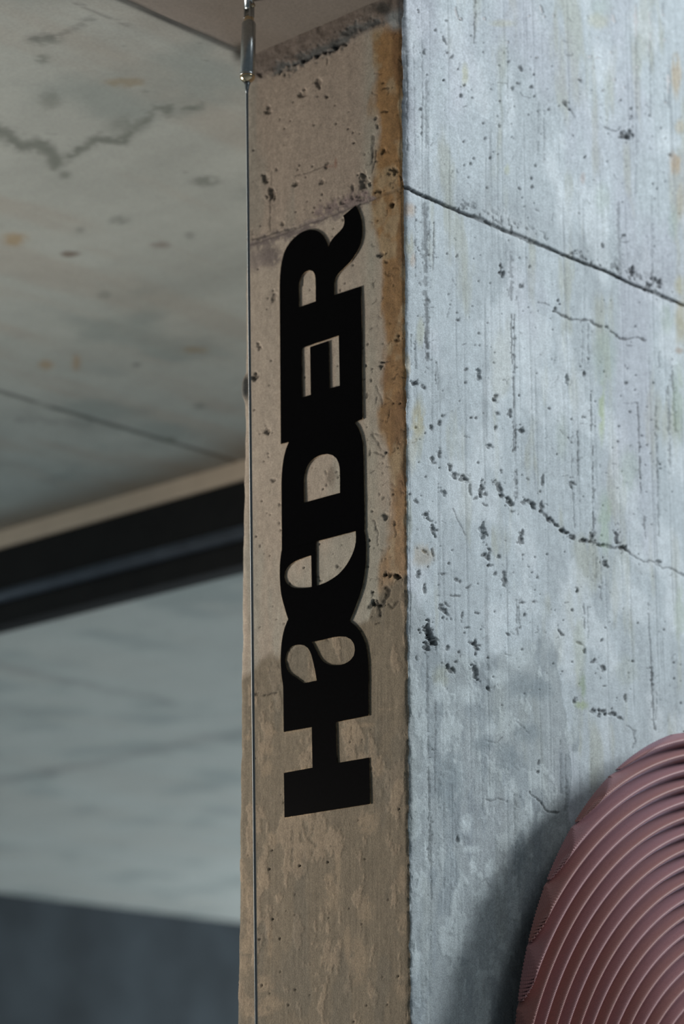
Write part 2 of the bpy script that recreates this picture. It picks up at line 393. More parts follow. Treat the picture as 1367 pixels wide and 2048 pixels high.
    cw = mix(cw, srgb(150, 134, 114), .62*sst(.56, .64, isl2+.10*np.exp(-((X-492)/16.)**2)*sst(1500, 1700, Y)))
    cw = mix(cw, srgb(104, 99, 88), .5*sst(.55, .66, fbm(X/40, Y/150, 9, 4)))
    cl = mix(cl, cw, lw*.95)
    S.c = np.where(left[..., None], cl, cr)

    # ---- relief shared by both faces (mm) --------------------------
    S.h += .9*(fbm(u*30, z*20, 3, 4)-.5) + .35*(fbm(u*160, z*60, 5, 3)-.5) + 1.6*(fbm(u*5, z*4, 8, 3)-.5)
    S.h += np.where(R, -.5*sst(.64, .74, bd), 0)
    S.h += .7*low*R*(sst(.545, .60, isl)-.5) + .25*low*R*(fbm(u*400, z*7, 6, 2)-.5)
    S.h += left*lw*(.7*(sst(.57, .62, isl2)-.3) + .30*(fbm(u*420, z*6, 6, 2)-.5)) + left*lw*.6
    S.h += left*rust*ramt*(1.9*(fbm(u*60, z*50, 9, 4)-.5))
    jw = np.abs(z-SEAM+.004*(fbm(u*25, z*0, 2, 3)-.5)*2)
    jm = 1-sst(.0012, .0040, jw)
    jgap = np.where(R, 1.0, .55)
    S.h -= 2.6*jm*jgap; S.c *= (1-.62*jm*jgap*(.6+.6*fbm(u*40, z*40, 1, 3)))[..., None]
    # lip: the upper pour stands slightly proud
    S.h += 1.2*sst(SEAM, SEAM+.003, z)
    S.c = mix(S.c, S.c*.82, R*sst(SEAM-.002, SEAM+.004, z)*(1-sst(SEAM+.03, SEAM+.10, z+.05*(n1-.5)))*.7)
    # rough honeycomb specks above the joint
    hc_ = fbm(u*110, z*110, 7, 3)
    hz = sst(SEAM, SEAM+.006, z)*(1-sst(SEAM+.012, SEAM+.04, z))*sst(.60, .68, hc_)*sst(.4, .6, fbm(u*9, z*9, 2, 2)+.05)
    S.h -= 2.2*hz; S.c *= (1-.45*hz)[..., None]

    # scattered small blow holes
    rr = np.random.RandomState(11)
    for k in range(420):
        x = rr.uniform(822, 1362); y = rr.uniform(10, 1420); r_ = .45+abs(rr.normal(0, .6))
        S.pit(x, y, r_, r_*rr.uniform(.8, 1.6), rr.uniform(0, 180), dark=.5)
    for k in range(110):
        x = rr.uniform(505, 800); y = rr.uniform(170, 1250); r_ = .8+abs(rr.normal(0, .55))
        S.pit(x, y, r_, r_*rr.uniform(.8, 1.5), rr.uniform(0, 180), dark=.6)
    for k in range(34):
        x = rr.uniform(490, 812); y = rr.uniform(1250, 2040); r_ = .8+abs(rr.normal(0, .4))
        S.pit(x, y, r_, r_*1.2, 0, dark=.6)

    for k in range(120):      # hairline crazing
        x = rr.uniform(822, 1360); y = rr.uniform(10, 1400); a_ = rr.uniform(-.6, 2.2); l_ = rr.uniform(4, 16)
        S.line([(x, y), (x+l_*.5*math.cos(a_)+rr.uniform(-2, 2), y+l_*.5*math.sin(a_)), (x+l_*math.cos(a_), y+l_*math.sin(a_))], 1.2, .7, rr.uniform(.25, .6), jit=3, gap=.3)
    for k in range(80):
        x = rr.uniform(735, 805); y = rr.uniform(60, 1180); a_ = rr.uniform(.3, 2.6); l_ = rr.uniform(4, 16)
        S.line([(x, y), (x+l_*.5*math.cos(a_)+rr.uniform(-3, 3), y+l_*.5*math.sin(a_)), (x+l_*math.cos(a_), y+l_*math.sin(a_))], 1.3, .9, rr.uniform(.3, .6), jit=4, gap=.3)
    # ---- measured marks, pale face (zoomed crop coordinates) -------
    q = 2.329
    def T(L_, y0): return [(780+x/q, y0+y/q) for x, y in L_]
    def pits(L_, y0):
        for t in L_:
            x, y, a = t[:3]; b = t[3] if len(t) > 3 else a; g = t[4] if len(t) > 4 else 0; dk = t[5] if len(t) > 5 else .72
            S.pit(780+x/q, y0+y/q, a/q*.9, b/q*.9, g, dark=dk*.88, depth=min(a, b)/q*.7+.4)
    pits([(128,58,4),(258,97,8,4),(205,137,7),(153,242,6,12),(282,265,5,12,20),(438,88,12,5,30),(645,75,7,4),(548,287,5),(605,320,18,7,40),
          (167,350,5),(340,400,8),(328,443,9,8,40),(378,458,6),(135,508,7,9),(245,375,5),(655,405,8),(668,448,6),(592,390,10,4),(568,410,6),
          (808,480,17,7,40),(835,510,8,4),(735,510,5),(577,497,4),(503,590,6,8,-30),(438,645,6),(338,660,5),(463,733,6),(498,718,4),(342,770,5),
          (370,762,6),(360,827,5,6),(448,875,6,5),(675,772,7,10),(655,827,7),(658,873,6,9),(598,880,6),(1078,618,16,14),(1108,632,14,20),(1090,640,22,10),
          (1025,245,5,9,-20),(1150,313,5),(1275,187,5),(1040,372,6),(1117,507,6),(1205,540,5),(1258,597,5),(1300,720,8),(1220,860,6),(880,372,6,16,-30),
          (520,1275,11,19),(515,1240,4,20),(648,1240,5,7),(610,1330,10,8),(310,1190,5,7),(985,1140,6,13,-30),(1122,1255,13,22),(1040,90,5,18,-15),
          (1195,1330,16,26),(1250,1320,9,26),(960,268,5),(943,318,4),(700,40,6,20,-25),(750,310,4),(1120,540,4),(640,535,5,4),(430,575,5),(245,375,5),
          (250,190,5,22,-30),(305,60,4,26,-15),(845,1180,14,9),(1080,1095,14,10),(1225,1300,30,12,30)], 0)
    pits([(315,93,8,9),(450,105,7,5,40),(480,292,7,5),(410,350,11,26,-12,.45),(355,322,8,6,-30),(347,385,5),(115,390,16,14),(150,410,16,7,40),(245,537,9,8),
          (230,568,6,18,25),(190,590,10,8,50),(118,592,7,6),(487,455,10,12),(497,525,13,6,20),(557,523,8,15),(488,594,11,8,-40),(610,608,14,17,-30,.6),
          (740,503,8,7),(375,552,8),(398,552,6),(597,445,6),(230,715,6,18),(193,745,8,16,-20),(205,762,10,5),(275,780,9,30,-10),(300,820,22,12,30),(340,832,22,12,-10),
          (368,885,7,24,-10,.4),(423,880,13,32,12),(440,905,14,6),(508,880,10,36,-20),(520,915,14,8),(553,942,19,14,20,.85),(395,925,20,6,-20),(708,835,8,26,8),(842,862,9,26,-6),
          (625,940,10,16),(665,958,12,12),(703,960,8,26),(740,1020,16,8,15),(778,1050,12,11,40),(805,1078,24,11,35),(845,1103,16,8,25),(900,1118,14,7,10),(937,1110,9,22),
          (985,1142,26,6),(1053,1105,9,32),(1080,1155,20,9,20),(1095,1160,10,16),(165,1003,12,13),(180,1025,22,6,20),(200,1075,10,24,-20),(430,1075,16,40,0,.25),
          (605,1110,9,24),(615,1085,6,20),(605,1130,18,6),(455,1195,10,32),(432,1188,10,8),(465,1240,18,5,-10),(505,1195,10,7),(270,1228,6),(530,1310,8,44,-4),(490,1275,7,8),
          (998,1228,10,18,-20),(870,1355,8,15,15),(765,42,8,11),(1010,125,10,5),(1098,390,7),(1115,520,5),(1170,632,6),(1252,1222,12,10),(408,758,5),(93,905,5),
          (990,957,5),(697,892,5),(682,1293,5),(617,1187,5),(823,368,11,20,0,.25),(905,345,8,16),(895,545,6,5),(885,310,4),(245,1275,20,5),(310,1305,16,5,25),(130,1270,8,22),
          (300,1378,26,4),(365,1335,16,4,-30),(160,1340,6,26),(460,685,12,14,0,.4),(245,900,10,18,-30,.3),(115,935,16,5,25),(440,955,16,5,35),(570,985,12,5),
          (485,245,4,3),(410,155,5),(415,212,4),(128,75,3),(640,835,10,3,40),(515,795,5),(1060,660,5),(1142,350,5),(195,1180,6,30,-10,.6),(160,1170,18,6,30)], 600)
    pits([(250,48,8,34,-38),(265,22,22,5,35),(335,80,5,18),(178,150,20,40,-20),(200,185,34,20,25),(175,215,14,22),(265,222,7,11),(320,243,5),(308,287,6),
          (275,320,24,11,35),(122,270,4,15),(400,222,9,26),(385,205,16,6,25),(412,212,10,6),(395,335,14,34,-15,.45),(452,413,9,13),(625,70,7,10),(845,45,6,8),
          (790,150,6,30,-25),(903,237,8,12),(948,290,10,9),(992,318,8,18),(1092,458,6,18,-25),(878,202,18,4,15),(550,257,20,3,20),(613,232,6),(688,800,6,7),
          (983,190,8),(313,1112,5,18),(690,757,6,9),(1320,367,5),(1353,480,5),(485,55,5),(405,62,14,5),(358,128,14,5),(945,518,14,8,30),(985,522,26,11,10),(1030,532,26,9,15),
          (1065,548,16,6,20),(970,540,12,8),(855,472,8,12),(616,12,7),(668,10,12,5),(455,270,5),(1000,400,10,4),(545,160,14,5,40),(90,1240,5,10)], 1200)
    # joint + cracks
    S.line(T([(65,865),(110,895),(170,920),(250,955),(300,975),(400,1020),(500,1062),(600,1105),(700,1145),(800,1185),(900,1225),(1000,1265),(1100,1312),(1200,1355),(1300,1398),(1370,1425)], 0), 3.4, 2.2, .62, jit=2)
    S.line(T([(995,594),(1020,605),(1050,612)], 0), 2, 1.5, .6); S.line(T([(800,478),(830,505),(858,550)], 0), 1.5, 1, .5)
    S.line(T([(440,360),(465,395),(500,385),(540,392)], 0), 1.3, .8, .45, gap=.4); S.line(T([(600,430),(615,448),(650,455)], 0), 1.3, .8, .5)
    S.line(T([(320,480),(430,545),(530,590)], 0), 1.4, -.3, -.12, jit=4); S.line(T([(200,490),(290,500),(380,560)], 0), 1.4, -.3, -.12, jit=3)
    S.line(T([(755,48),(800,70),(850,95),(920,95),(955,120),(1010,130),(1045,160),(1065,180),(1100,185),(1130,175),(1160,180),(1190,188)], 600), 3, 2, .66, jit=4, gap=.28)
    S.line(T([(690,10),(740,20)], 600), 2, 1, .5); S.line(T([(200,580),(280,520),(350,490)], 600), 1.2, .6, .35, gap=.42)
    S.line(T([(640,935),(700,985),(740,1022),(780,1055),(830,1100),(870,1115),(940,1130),(1000,1145),(1080,1165)], 600), 5, 2, .55, jit=4, gap=.42)
    S.line(T([(1095,1165),(1140,1195),(1180,1216),(1225,1222),(1250,1236),(1270,1252),(1300,1245),(1320,1255),(1345,1275),(1370,1280)], 600), 2.4, 1.4, .5, jit=4, gap=.25)
    S.line(T([(290,970),(320,1040),(348,1095)], 600), 1.4, .8, .45)
    S.line(T([(645,900),(700,942),(735,985),(785,990)], 1200), 2.6, 1.6, .6, jit=4); S.line(T([(1095,590),(1140,610),(1140,650),(1125,690)], 1200), 2.5, 1, .35, jit=5)
    S.line(T([(410,1330),(440,1300),(470,1340)], 1200), 1.5, .8, .2); S.line(T([(220,1080),(275,1150),(300,1250)], 1200), 1.8, -.4, -.15)
    S.line(T([(445,660),(500,665),(520,640)], 1200), 1.8, 1, .3); S.line(T([(430,925),(470,940),(500,925),(545,940)], 1200), 1.8, .9, .3, gap=.3)
    S.line(T([(580,560),(615,590),(640,620)], 1200), 1.8, .8, .25); S.line(T([(320,480),(300,520),(285,580)], 1200), 3, -.4, -.14, jit=4)
    # board marks: vertical scratches
    for (x0, ya, x1, yb_, w, dk, y0) in [
        (392,0,388,200,1.6,.5,0),(545,190,543,460,1.2,.3,0),(115,960,118,1290,1.2,.5,0),(160,950,165,1397,7,.45,0),(182,1030,182,1240,1.3,.45,0),(203,1030,200,1258,1.8,.6,0),
        (75,240,80,700,1.2,.3,0),(145,150,145,660,1.4,.4,0),(163,380,165,690,5,.32,0),(105,200,110,720,1.0,.3,0),(685,480,683,720,3,.2,0),(712,520,712,750,2,.25,0),
        (560,1180,562,1397,4,.4,0),(1140,20,1142,900,3,.22,0),(1205,60,1207,540,3,.28,0),(1213,900,1215,1300,4,.2,0),(1060,940,1062,1290,4,.35,0),(1272,345,1275,480,2,.5,0),(1290,350,1292,500,4,.25,0),(1265,20,1268,110,3,.35,0),
        (170,0,172,280,7,.5,600),(165,150,175,265,3,.4,600),(97,160,100,300,1.3,.45,600),(115,200,118,320,1.2,.35,600),(213,300,212,390,1.5,.45,600),(221,310,222,420,1.5,.5,600),
        (562,65,566,300,1.5,.6,600),(575,68,578,330,1.5,.6,600),(573,360,575,500,1.6,.45,600),(573,570,574,700,1.6,.6,600),(583,570,585,700,1.6,.6,600),(580,780,582,930,2.4,.4,600),(588,780,590,920,1.6,.4,600),
        (895,110,895,290,2,.35,600),(920,110,922,300,3,.3,600),(872,610,876,815,2,.65,600),(842,640,848,830,1.6,.45,600),(852,880,858,1060,1.6,.4,600),(935,430,938,610,2.2,.5,600),(945,680,948,1100,2.2,.55,600),
        (1150,480,1168,895,2.2,.6,600),(1181,985,1187,1115,2.2,.5,600),(1235,490,1243,800,2.4,.5,600),(1243,800,1250,1100,2,.42,600),(1292,400,1305,780,3,.45,600),(1312,310,1328,610,3.4,.5,600),(1250,240,1252,330,3,.3,600),
        (958,1200,960,1290,3,.3,600),(980,1210,982,1397,2.4,.3,600),
        (587,0,590,160,3,.45,1200),(597,0,600,130,2,.4,1200),(902,20,905,140,2.2,.5,1200),(918,30,920,180,2,.35,1200),(1200,10,1220,400,2.4,.42,1200),(1215,320,1228,600,3.2,.5,1200),(1240,430,1235,560,2.4,.3,1200),
        (170,230,175,720,3,.3,1200),(178,720,182,1240,2.4,.4,1200),(190,1000,192,1390,1.8,.35,1200),(210,470,205,900,1.6,.25,1200),(575,900,585,1290,2.4,.22,1200),(790,640,795,900,3,.2,1200),(815,720,818,980,2,.25,1200),(935,740,930,900,2,.2,1200)]:
        S.line([(780+x0/q, y0+ya/q), (780+(x0+x1)/2/q, y0+(ya+yb_)/2/q), (780+x1/q, y0+yb_/q)], w, .8, dk, rag=1.3, jit=1.6, gap=.30)
    for (x, y, rx, ry, c, am, y0) in [
        (345,350,18,60,(172,168,110),.6,0),(970,95,55,45,(165,160,118),.55,0),(985,30,60,60,(140,155,140),.5,0),(1330,350,26,110,(168,140,88),.8,0),(1325,760,28,60,(160,128,78),.85,0),
        (1345,590,24,40,(160,140,95),.7,0),(1350,940,22,90,(160,145,105),.6,0),(90,975,32,40,(176,140,98),.7,0),(90,1150,22,80,(150,140,92),.6,0),(105,1210,14,40,(170,130,90),.5,0),(985,930,36,90,(140,155,140),.5,0),(520,280,30,150,(150,158,135),.35,0),
        (1345,1330,26,50,(150,140,85),.7,0),(895,830,14,30,(160,130,110),.5,0),(1310,1040,24,90,(130,150,135),.5,0),(520,110,60,20,(165,160,120),.5,0),(540,790,14,30,(165,165,110),.5,0),
        (985,520,16,150,(150,165,105),.75,600),(1000,1040,36,150,(135,158,125),.65,600),(1000,260,60,150,(138,156,142),.5,600),(1350,100,30,140,(150,135,90),.7,600),(1345,235,20,18,(130,95,50),.7,600),(1340,480,30,200,(135,150,125),.7,600),
        (1290,90,30,80,(130,145,120),.5,600),(130,560,36,90,(165,150,100),.65,600),(150,1190,60,60,(150,125,80),.6,600),(1110,790,50,110,(135,155,130),.45,600),(800,640,30,120,(145,155,135),.4,600),(100,700,30,120,(170,160,125),.5,600),(80,300,16,60,(190,165,115),.6,600),(140,150,22,80,(165,165,125),.5,600),
        (895,400,18,60,(120,140,95),.75,1200),(890,490,34,24,(140,155,100),.8,1200),(880,230,30,180,(145,150,115),.45,1200),(235,360,40,70,(158,158,125),.45,1200),(1350,60,30,150,(140,155,125),.5,1200),(1100,330,60,80,(150,155,130),.3,1200)]:
        S.stain(780+x/q, y0+y/q, rx/q*1.25, ry/q*1.2, srgb(*c), am*.62, .32, .56, fx=10, fy=30)
    # rounded pale islands low on the pale face
    for (x, y, rx, ry) in [(390,1235,22,42),(465,1250,26,48),(430,1370,50,34),(520,1330,18,60),(380,1160,50,20),(350,1040,30,60),(640,1000,34,90),(470,600,26,40),(700,1010,20,34),(230,430,40,60),(360,440,70,60),(500,360,50,50),(600,270,70,60),(560,880,30,60),(250,650,30,120)]:
        S.stain(780+x/q, 1200+y/q, rx/q*1.1, ry/q*1.1, srgb(176, 184, 185), .75, .30, .42, fx=9, fy=12)
    for (x, y, rx, ry) in [(620,400,110,70),(700,420,70,60),(640,620,80,60),(430,670,60,50),(280,850,80,200),(540,730,60,90),(600,1180,40,120)]:
        S.stain(780+x/q, 1200+y/q, rx/q*1.1, ry/q*1.1, srgb(118, 128, 132), .6, .34, .48, fx=12, fy=20)

    # ---- measured marks, lettered face -----------------------------
    def pl(L_, ox, oy, k):
        for t in L_:
            x, y, a = t[:3]; b = t[3] if len(t) > 3 else a; g = t[4] if len(t) > 4 else 0; dk = t[5] if len(t) > 5 else .72
            S.pit(ox+x/k, oy+y/k, a/k*.85, b/k*.85, g, dark=dk*.85, depth=min(a, b)/k*.6+.3)
    pl([(697,630,12,11),(640,540,16,30,8,.35),(318,712,16,30,0,.45),(391,778,5,8),(613,815,6),(660,812,4),(697,1082,9,24,15),(370,1105,7,16,-15,.6),(297,1165,18,30,0,.45),
        (335,1260,20,52,0,.55),(492,1203,18,18,0,.6),(670,1187,18,12,-30,.6),(865,1215,10,18,0,.6),(940,1180,28,60,0,.30),(1080,725,22,9),(1030,825,10,22,-15),(1070,980,20,22,0,.5),
        (1140,1110,22,20,0,.6),(1105,1135,16,8,-25),(1015,770,10,14),(1063,543,9),(1120,1330,22,14,0,.6),(270,487,16,16,0,.85),(1020,1050,16,8,0,.6),(1030,1250,24,16,0,.6),(945,1005,6),
        (700,400,5,34,5,.4),(495,1380,6,7),(617,1350,6,7),(655,1305,6),(570,1312,5),(552,1362,4),(540,615,20,30,30,.15),(405,1455,14,14,0,.35),(1075,575,30,5),(1095,570,20,4,30)], 440, 0, 3.255)
    pl([(1190,590,32,26,-40,.55),(1240,570,14,20,30,.55),(1245,655,22,14,20,.5),(1300,125,24,12,0,.7),(845,270,8,16,0,.7),(220,965,18,50,15,.35),(150,1087,7),(160,985,7,10),(105,1113,4),
        (1070,1403,9,11),(1200,1600,22,30,0,.7),(1350,1340,18,50,15,.6),(495,1708,8),(40,1690,32,34,0,.75),(1022,1440,8),(860,850,9,7),(820,915,8,12),(475,850,8,40,12,.3),(80,1420,30,20,-20,.25),
        (1055,1600,9,14),(1040,1725,7),(1100,1735,10,14),(1240,1560,50,8,-8,.6)], 500, 380, 4.557)
    pl([(160,465,34,32,0,.45),(212,915,16,12),(245,870,4,26,25,.4),(182,1010,4,36,6,.4),(1090,655,7,30,0,.75),(1300,1040,12,14,0,.85),(267,1130,11,16),(265,1303,8,12),(150,1213,6),(1068,548,7),
        (1180,757,6),(90,1510,8,14,20),(128,1583,6),(110,1485,5),(797,1693,10,14),(823,1713,7),(757,1587,6),(565,800,5),(595,806,6),(787,835,10,9,0,.5),(695,960,10,14,0,.3),(690,840,8,20,0,.15),
        (630,1497,7),(905,1440,5),(1240,1240,26,30,0,.3),(1215,1070,8,22,30,.6),(1310,1300,12,24,0,.6),(1270,1770,60,14,0,.65),(1340,1785,34,18,0,.6),(1072,1705,12,14),(1130,1533,6),(1200,1550,24,5,20),
        (1245,660,10,30,30,.5),(1150,490,60,6,20,.35)], 500, 760, 4.557)
    pl([(620,340,10,20,-20,.6),(635,368,22,6,25,.6),(705,915,22,6,25,.8),(65,408,6),(423,377,5),(1135,570,34,26,20,.6),(1180,590,34,14,15,.7),(1265,320,60,16,0,.6),(1340,325,40,18,0,.6),(1190,688,7,12),(1175,752,14,6)], 500, 1080, 4.557)
    pl([(912,655,8),(1043,1722,10,6),(457,1782,9),(710,1752,8),(200,1645,7),(1025,632,5),(55,225,20,10)], 500, 1340, 4.557)
    pl([(162,1582,8,11,20,.9),(178,1839,8,9,0,.9),(535,1163,6,5),(384,1180,6,5),(738,1145,6,4),(541,1465,5),(652,1417,5),(721,1500,5),(232,1098,5),(676,2034,6),(980,1186,8,12)], 460, 1300, 2.7375)
    k = 4.557
    S.line([(500+x/k, 1080+y/k) for x, y in [(1090,610),(1118,575),(1160,582),(1200,605),(1222,545),(1255,505),(1266,450),(1250,430)]], 5, 2, .7, jit=2)
    S.line([(500+x/k, 1080+y/k) for x, y in [(1180,620),(1192,660),(1180,690)]], 3, 1.5, .6); S.line([(500+x/k, 1080+y/k) for x, y in [(1266,580),(1300,620),(1350,560)]], 3, 1.5, .5)
    S.stain(500+735/4.557, 760+880/4.557, 14, 30, srgb(118, 108, 96), .7, .45, .6, fx=3, fy=4)
    S.line([(506, 1390), (515, 1387), (530, 1391), (540, 1387), (552, 1386)], 2.4, 1.5, .6, jit=3, gap=.3)
    S.line([(540, 400), (541, 430), (541, 463)], 1.6, .8, .5, jit=1.5); S.line([(545, 340), (544, 368), (542, 405)], 1.6, .8, .35, jit=1.5)
    S.line([(590, 352), (620, 345), (650, 333)], 1.8, .8, .5, gap=.3)
    S.line([(745+x/9, y) for x, y in [(10, 330), (0, 300), (5, 270)]], 1.6, .8, .4)
    # fine crazing in the rust stain
    for (a, b, c_, d_) in [(765, 180, 775, 175), (748, 272, 742, 330), (752, 300, 745, 345), (742, 870, 760, 900), (748, 905, 768, 912), (752, 770, 765, 815), (778, 820, 772, 845), (748, 1040, 756, 1090), (788, 1050, 790, 1075)]:
        S.line([(a, b), ((a+c_)/2+3, (b+d_)/2), (c_, d_)], 1.8, 1, .55, jit=3)
    # purple grey smears under and on the joint; rough strip under the ceiling
    pg = srgb(114, 104, 100)
    S.line([(500, 492), (540, 478), (580, 468), (640, 440), (700, 412), (740, 398)], 16, .3, .4, col=pg, soft=.9, jit=8, gap=.28)
    S.line([(640, 425), (680, 408), (730, 392)], 16, .3, .4, col=srgb(126, 112, 108), soft=.9, jit=8, gap=.3)
    S.stain(538, 512, 34, 30, pg, .95, .30, .5, fx=9, fy=9); S.stain(508, 520, 22, 28, srgb(124, 114, 110), .7, .3, .5)
    S.line([(505, 480), (545, 468), (590, 455)], 2.4, 1.2, .6, jit=2)
    tb = z - (HC - .052)
    strip = sst(-.012, .006, tb+.02*(m3-.5))*left
    S.c = mix(S.c, srgb(96, 86, 80), strip*.8)
    S.h += strip*(4.0+5*(fbm(u*50, z*60, 2, 4)-.5))
    S.line([(555, 140), (572, 132), (588, 132), (612, 118), (635, 105), (672, 92), (697, 74), (708, 66)], 17, 2, .5, col=srgb(84, 84, 82), soft=.8, jit=9, gap=.22)
    S.line([(565, 145), (600, 126), (650, 106), (690, 88)], 5, 3.5, .75, jit=6, gap=.42)
    S.line([(700, 60), (730, 55), (760, 45)], 12, 2, .5, col=srgb(88, 88, 86), soft=.8, jit=7, gap=.3)
    S.stain(790, 38, 20, 26, srgb(128, 132, 132), .9, .2, .35)
    S.stain(770, 18, 24, 16, srgb(60, 58, 54), .9, .2, .4)
    for (x, y, rx, ry, c) in [(755,1060,10,36,(140,105,88)),(715,1085,34,10,(150,125,112))]:
        S.stain(440+x/3.255, y/3.255, rx/3.255*1.3, ry/3.255*1.3, srgb(*c), .7, .25, .45)
    # beige islands of the lower coat
    for (x, y, rx, ry) in [(225,450,34,26),(95,480,18,18),(200,540,40,44),(200,650,34,60),(230,1040,30,60),(185,1265,46,50),(185,1830,60,54),(230,1930,70,50),(175,1975,70,40),(560,1340,50,120),(590,1180,18,110),
                           (750,940,60,80),(810,640,44,70),(660,450,26,70),(740,410,50,16),(850,325,40,10),(740,1420,50,90),(700,1700,60,150),(940,1250,26,90),(950,1500,30,80),(935,1850,34,80),(640,1600,20,130),
                           (90,1350,34,140),(80,1700,34,110),(90,1600,30,120),(100,1950,40,90),(220,1600,16,120),(540,1250,26,30)]:
        S.stain(460+x/2.7375, 1300+y/2.7375, rx/2.7375*1.3, ry/2.7375*1.2, srgb(150, 134, 113), .62, .40, .60, fx=7, fy=13)
    # grey mortar lump on the far edge of the lettered face
    lump = np.exp(-(((Y-776)/24.0)**4))*np.exp(-(((X-489)/7.5)**4))*left
    S.c = mix(S.c, srgb(112, 112, 108), lump)
    S.stain(486, 500, 12, 60, srgb(128, 120, 112), .7, .3, .5)

    # ---- positions: rounded, chipped arrises -----------------------
    nrm = np.zeros_like(base)
    t = np.clip(u/.003, -1, 1)*math.pi/4                         # -45..45 around the corner
    ang = -math.pi/2 - math.pi/4 + t                             # outward direction
    nrm[..., 0] = np.cos(ang); nrm[..., 1] = np.sin(ang)
    ue = u+WP
    t2 = np.clip(ue/.006, -1, 1)*math.pi/4
    far = ue < .03
    ang2 = math.pi*.75 + t2
    nrm[..., 0] = np.where(far, np.cos(ang2), nrm[..., 0]); nrm[..., 1] = np.where(far, np.sin(ang2), nrm[..., 1])
    chip = fbm(u*0+3.3, z*38, 2, 4)
    e1 = np.exp(-(np.abs(u)/.0042)**2); e2 = np.exp(-(np.abs(ue)/.006)**2)
    S.c *= (1+.20*(fbm(u*420, z*420, 5, 2)-.5)+.16*(fbm(u*260, z*50, 2, 3)-.5))[..., None]
    off = S.h*.001
    off -= e1*(.0010+.011*np.clip(chip-.42, 0, 1)+.005*np.clip(fbm(u*90, z*90, 4, 3)-.42, 0, 1)+.0012*sst(-3, 3, Y-157)*(1-sst(380, 1100, Y)))
    off -= e2*(.0008+.0055*np.clip(fbm(u*0+7.7, z*30, 6, 4)-.45, 0, 1))
    off += e2*.0075*np.exp(-(((Y-776)/24.0)**4))
    P = base + nrm*off[..., None]
    ec = np.exp(-(np.abs(u)/.009)**2)
    P[..., 0] += ec*.010*np.clip(fbm(z*31, z*0+1.5, 3, 4)-.46, 0, 1)
    P[..., 1] += ec*(.009*np.clip(fbm(z*43, z*0+5.5, 7, 4)-.46, 0, 1)+.004*sst(3.762, 3.756, z)*(1-sst(3.6, 3.0, z)))
    nz = len(z_all); ns_ = len(s_all)
    Q = grid_quads(nz, ns_)
    V = P.reshape(-1, 3)
    # close the volume: back plane at x=XB is left to the end columns, cap on top
    n0 = len(V); last = (nz-1)*ns_
    V = np.vstack([V, [[0, 0, 4.61], [XB, 0, 4.61], [XB, WP, 4.61], [0, WP, 4.61], [XB, 0, 0], [XB, WP, 0]]])
    Q = np.vstack([Q, [[n0, n0+1, n0+2, n0+3], [n0+4, n0+5, n0+2, n0+1]]])
    C = np.vstack([np.clip(S.c.reshape(-1, 3), .003, .9), np.ones((6, 3))*.35])
    return np_mesh('concrete_pillar', V, Q, True, C)
pillar = link('concrete_pillar', build_pillar(), M_wall)
tag(pillar, 'raw board-marked concrete pillar with pitted pale face and rust-stained side carrying the black letters', 'pillar')

# ------------------------------------------------------------------ lettering
def smooth_poly(P, n=6, corner=24):
    P = [np.array(p, float) for p in P]; N_ = len(P); isc = []
    for i in range(N_):
        a = P[i]-P[i-1]; b = P[(i+1) % N_]-P[i]
        t = math.degrees(abs(math.atan2(a[0]*b[1]-a[1]*b[0], a @ b)))
        isc.append(t > corner or (max(np.hypot(*a), np.hypot(*b)) > 130 and t > 3))
    out = []
    for i in range(N_):
        p1, p2 = P[i], P[(i+1) % N_]; j = (i+1) % N_
        L_ = np.hypot(*(p2-p1))
        p0 = p1-(p2-p1) if isc[i] else P[i-1]
        p3 = p2+(p2-p1) if isc[j] else P[(j+1) % N_]
        m1 = np.zeros(2) if False else (p2-p0)/ (np.hypot(*(p2-p1))+np.hypot(*(p1-p0))) * L_
        m2 = (p3-p1)/(np.hypot(*(p3-p2))+np.hypot(*(p2-p1))) * L_
        k = 1 if (isc[i] and isc[j]) else n
        for s in range(k):
            t = s/k
            out.append((2*t**3-3*t**2+1)*p1+(t**3-2*t**2+t)*m1+(-2*t**3+3*t**2)*p2+(t**3-t**2)*m2)
    return out
K = 4.557
def c2(L_): return [(500+x/K, 380+y/K) for x, y in L_]
def c3(L_): return [(500+x/K, 760+y/K) for x, y in L_]
def c4(L_): return [(500+x/K, 1080+y/K) for x, y in L_]
def c5(L_): return [(500+x/K, 1340+y/K) for x, y in L_]
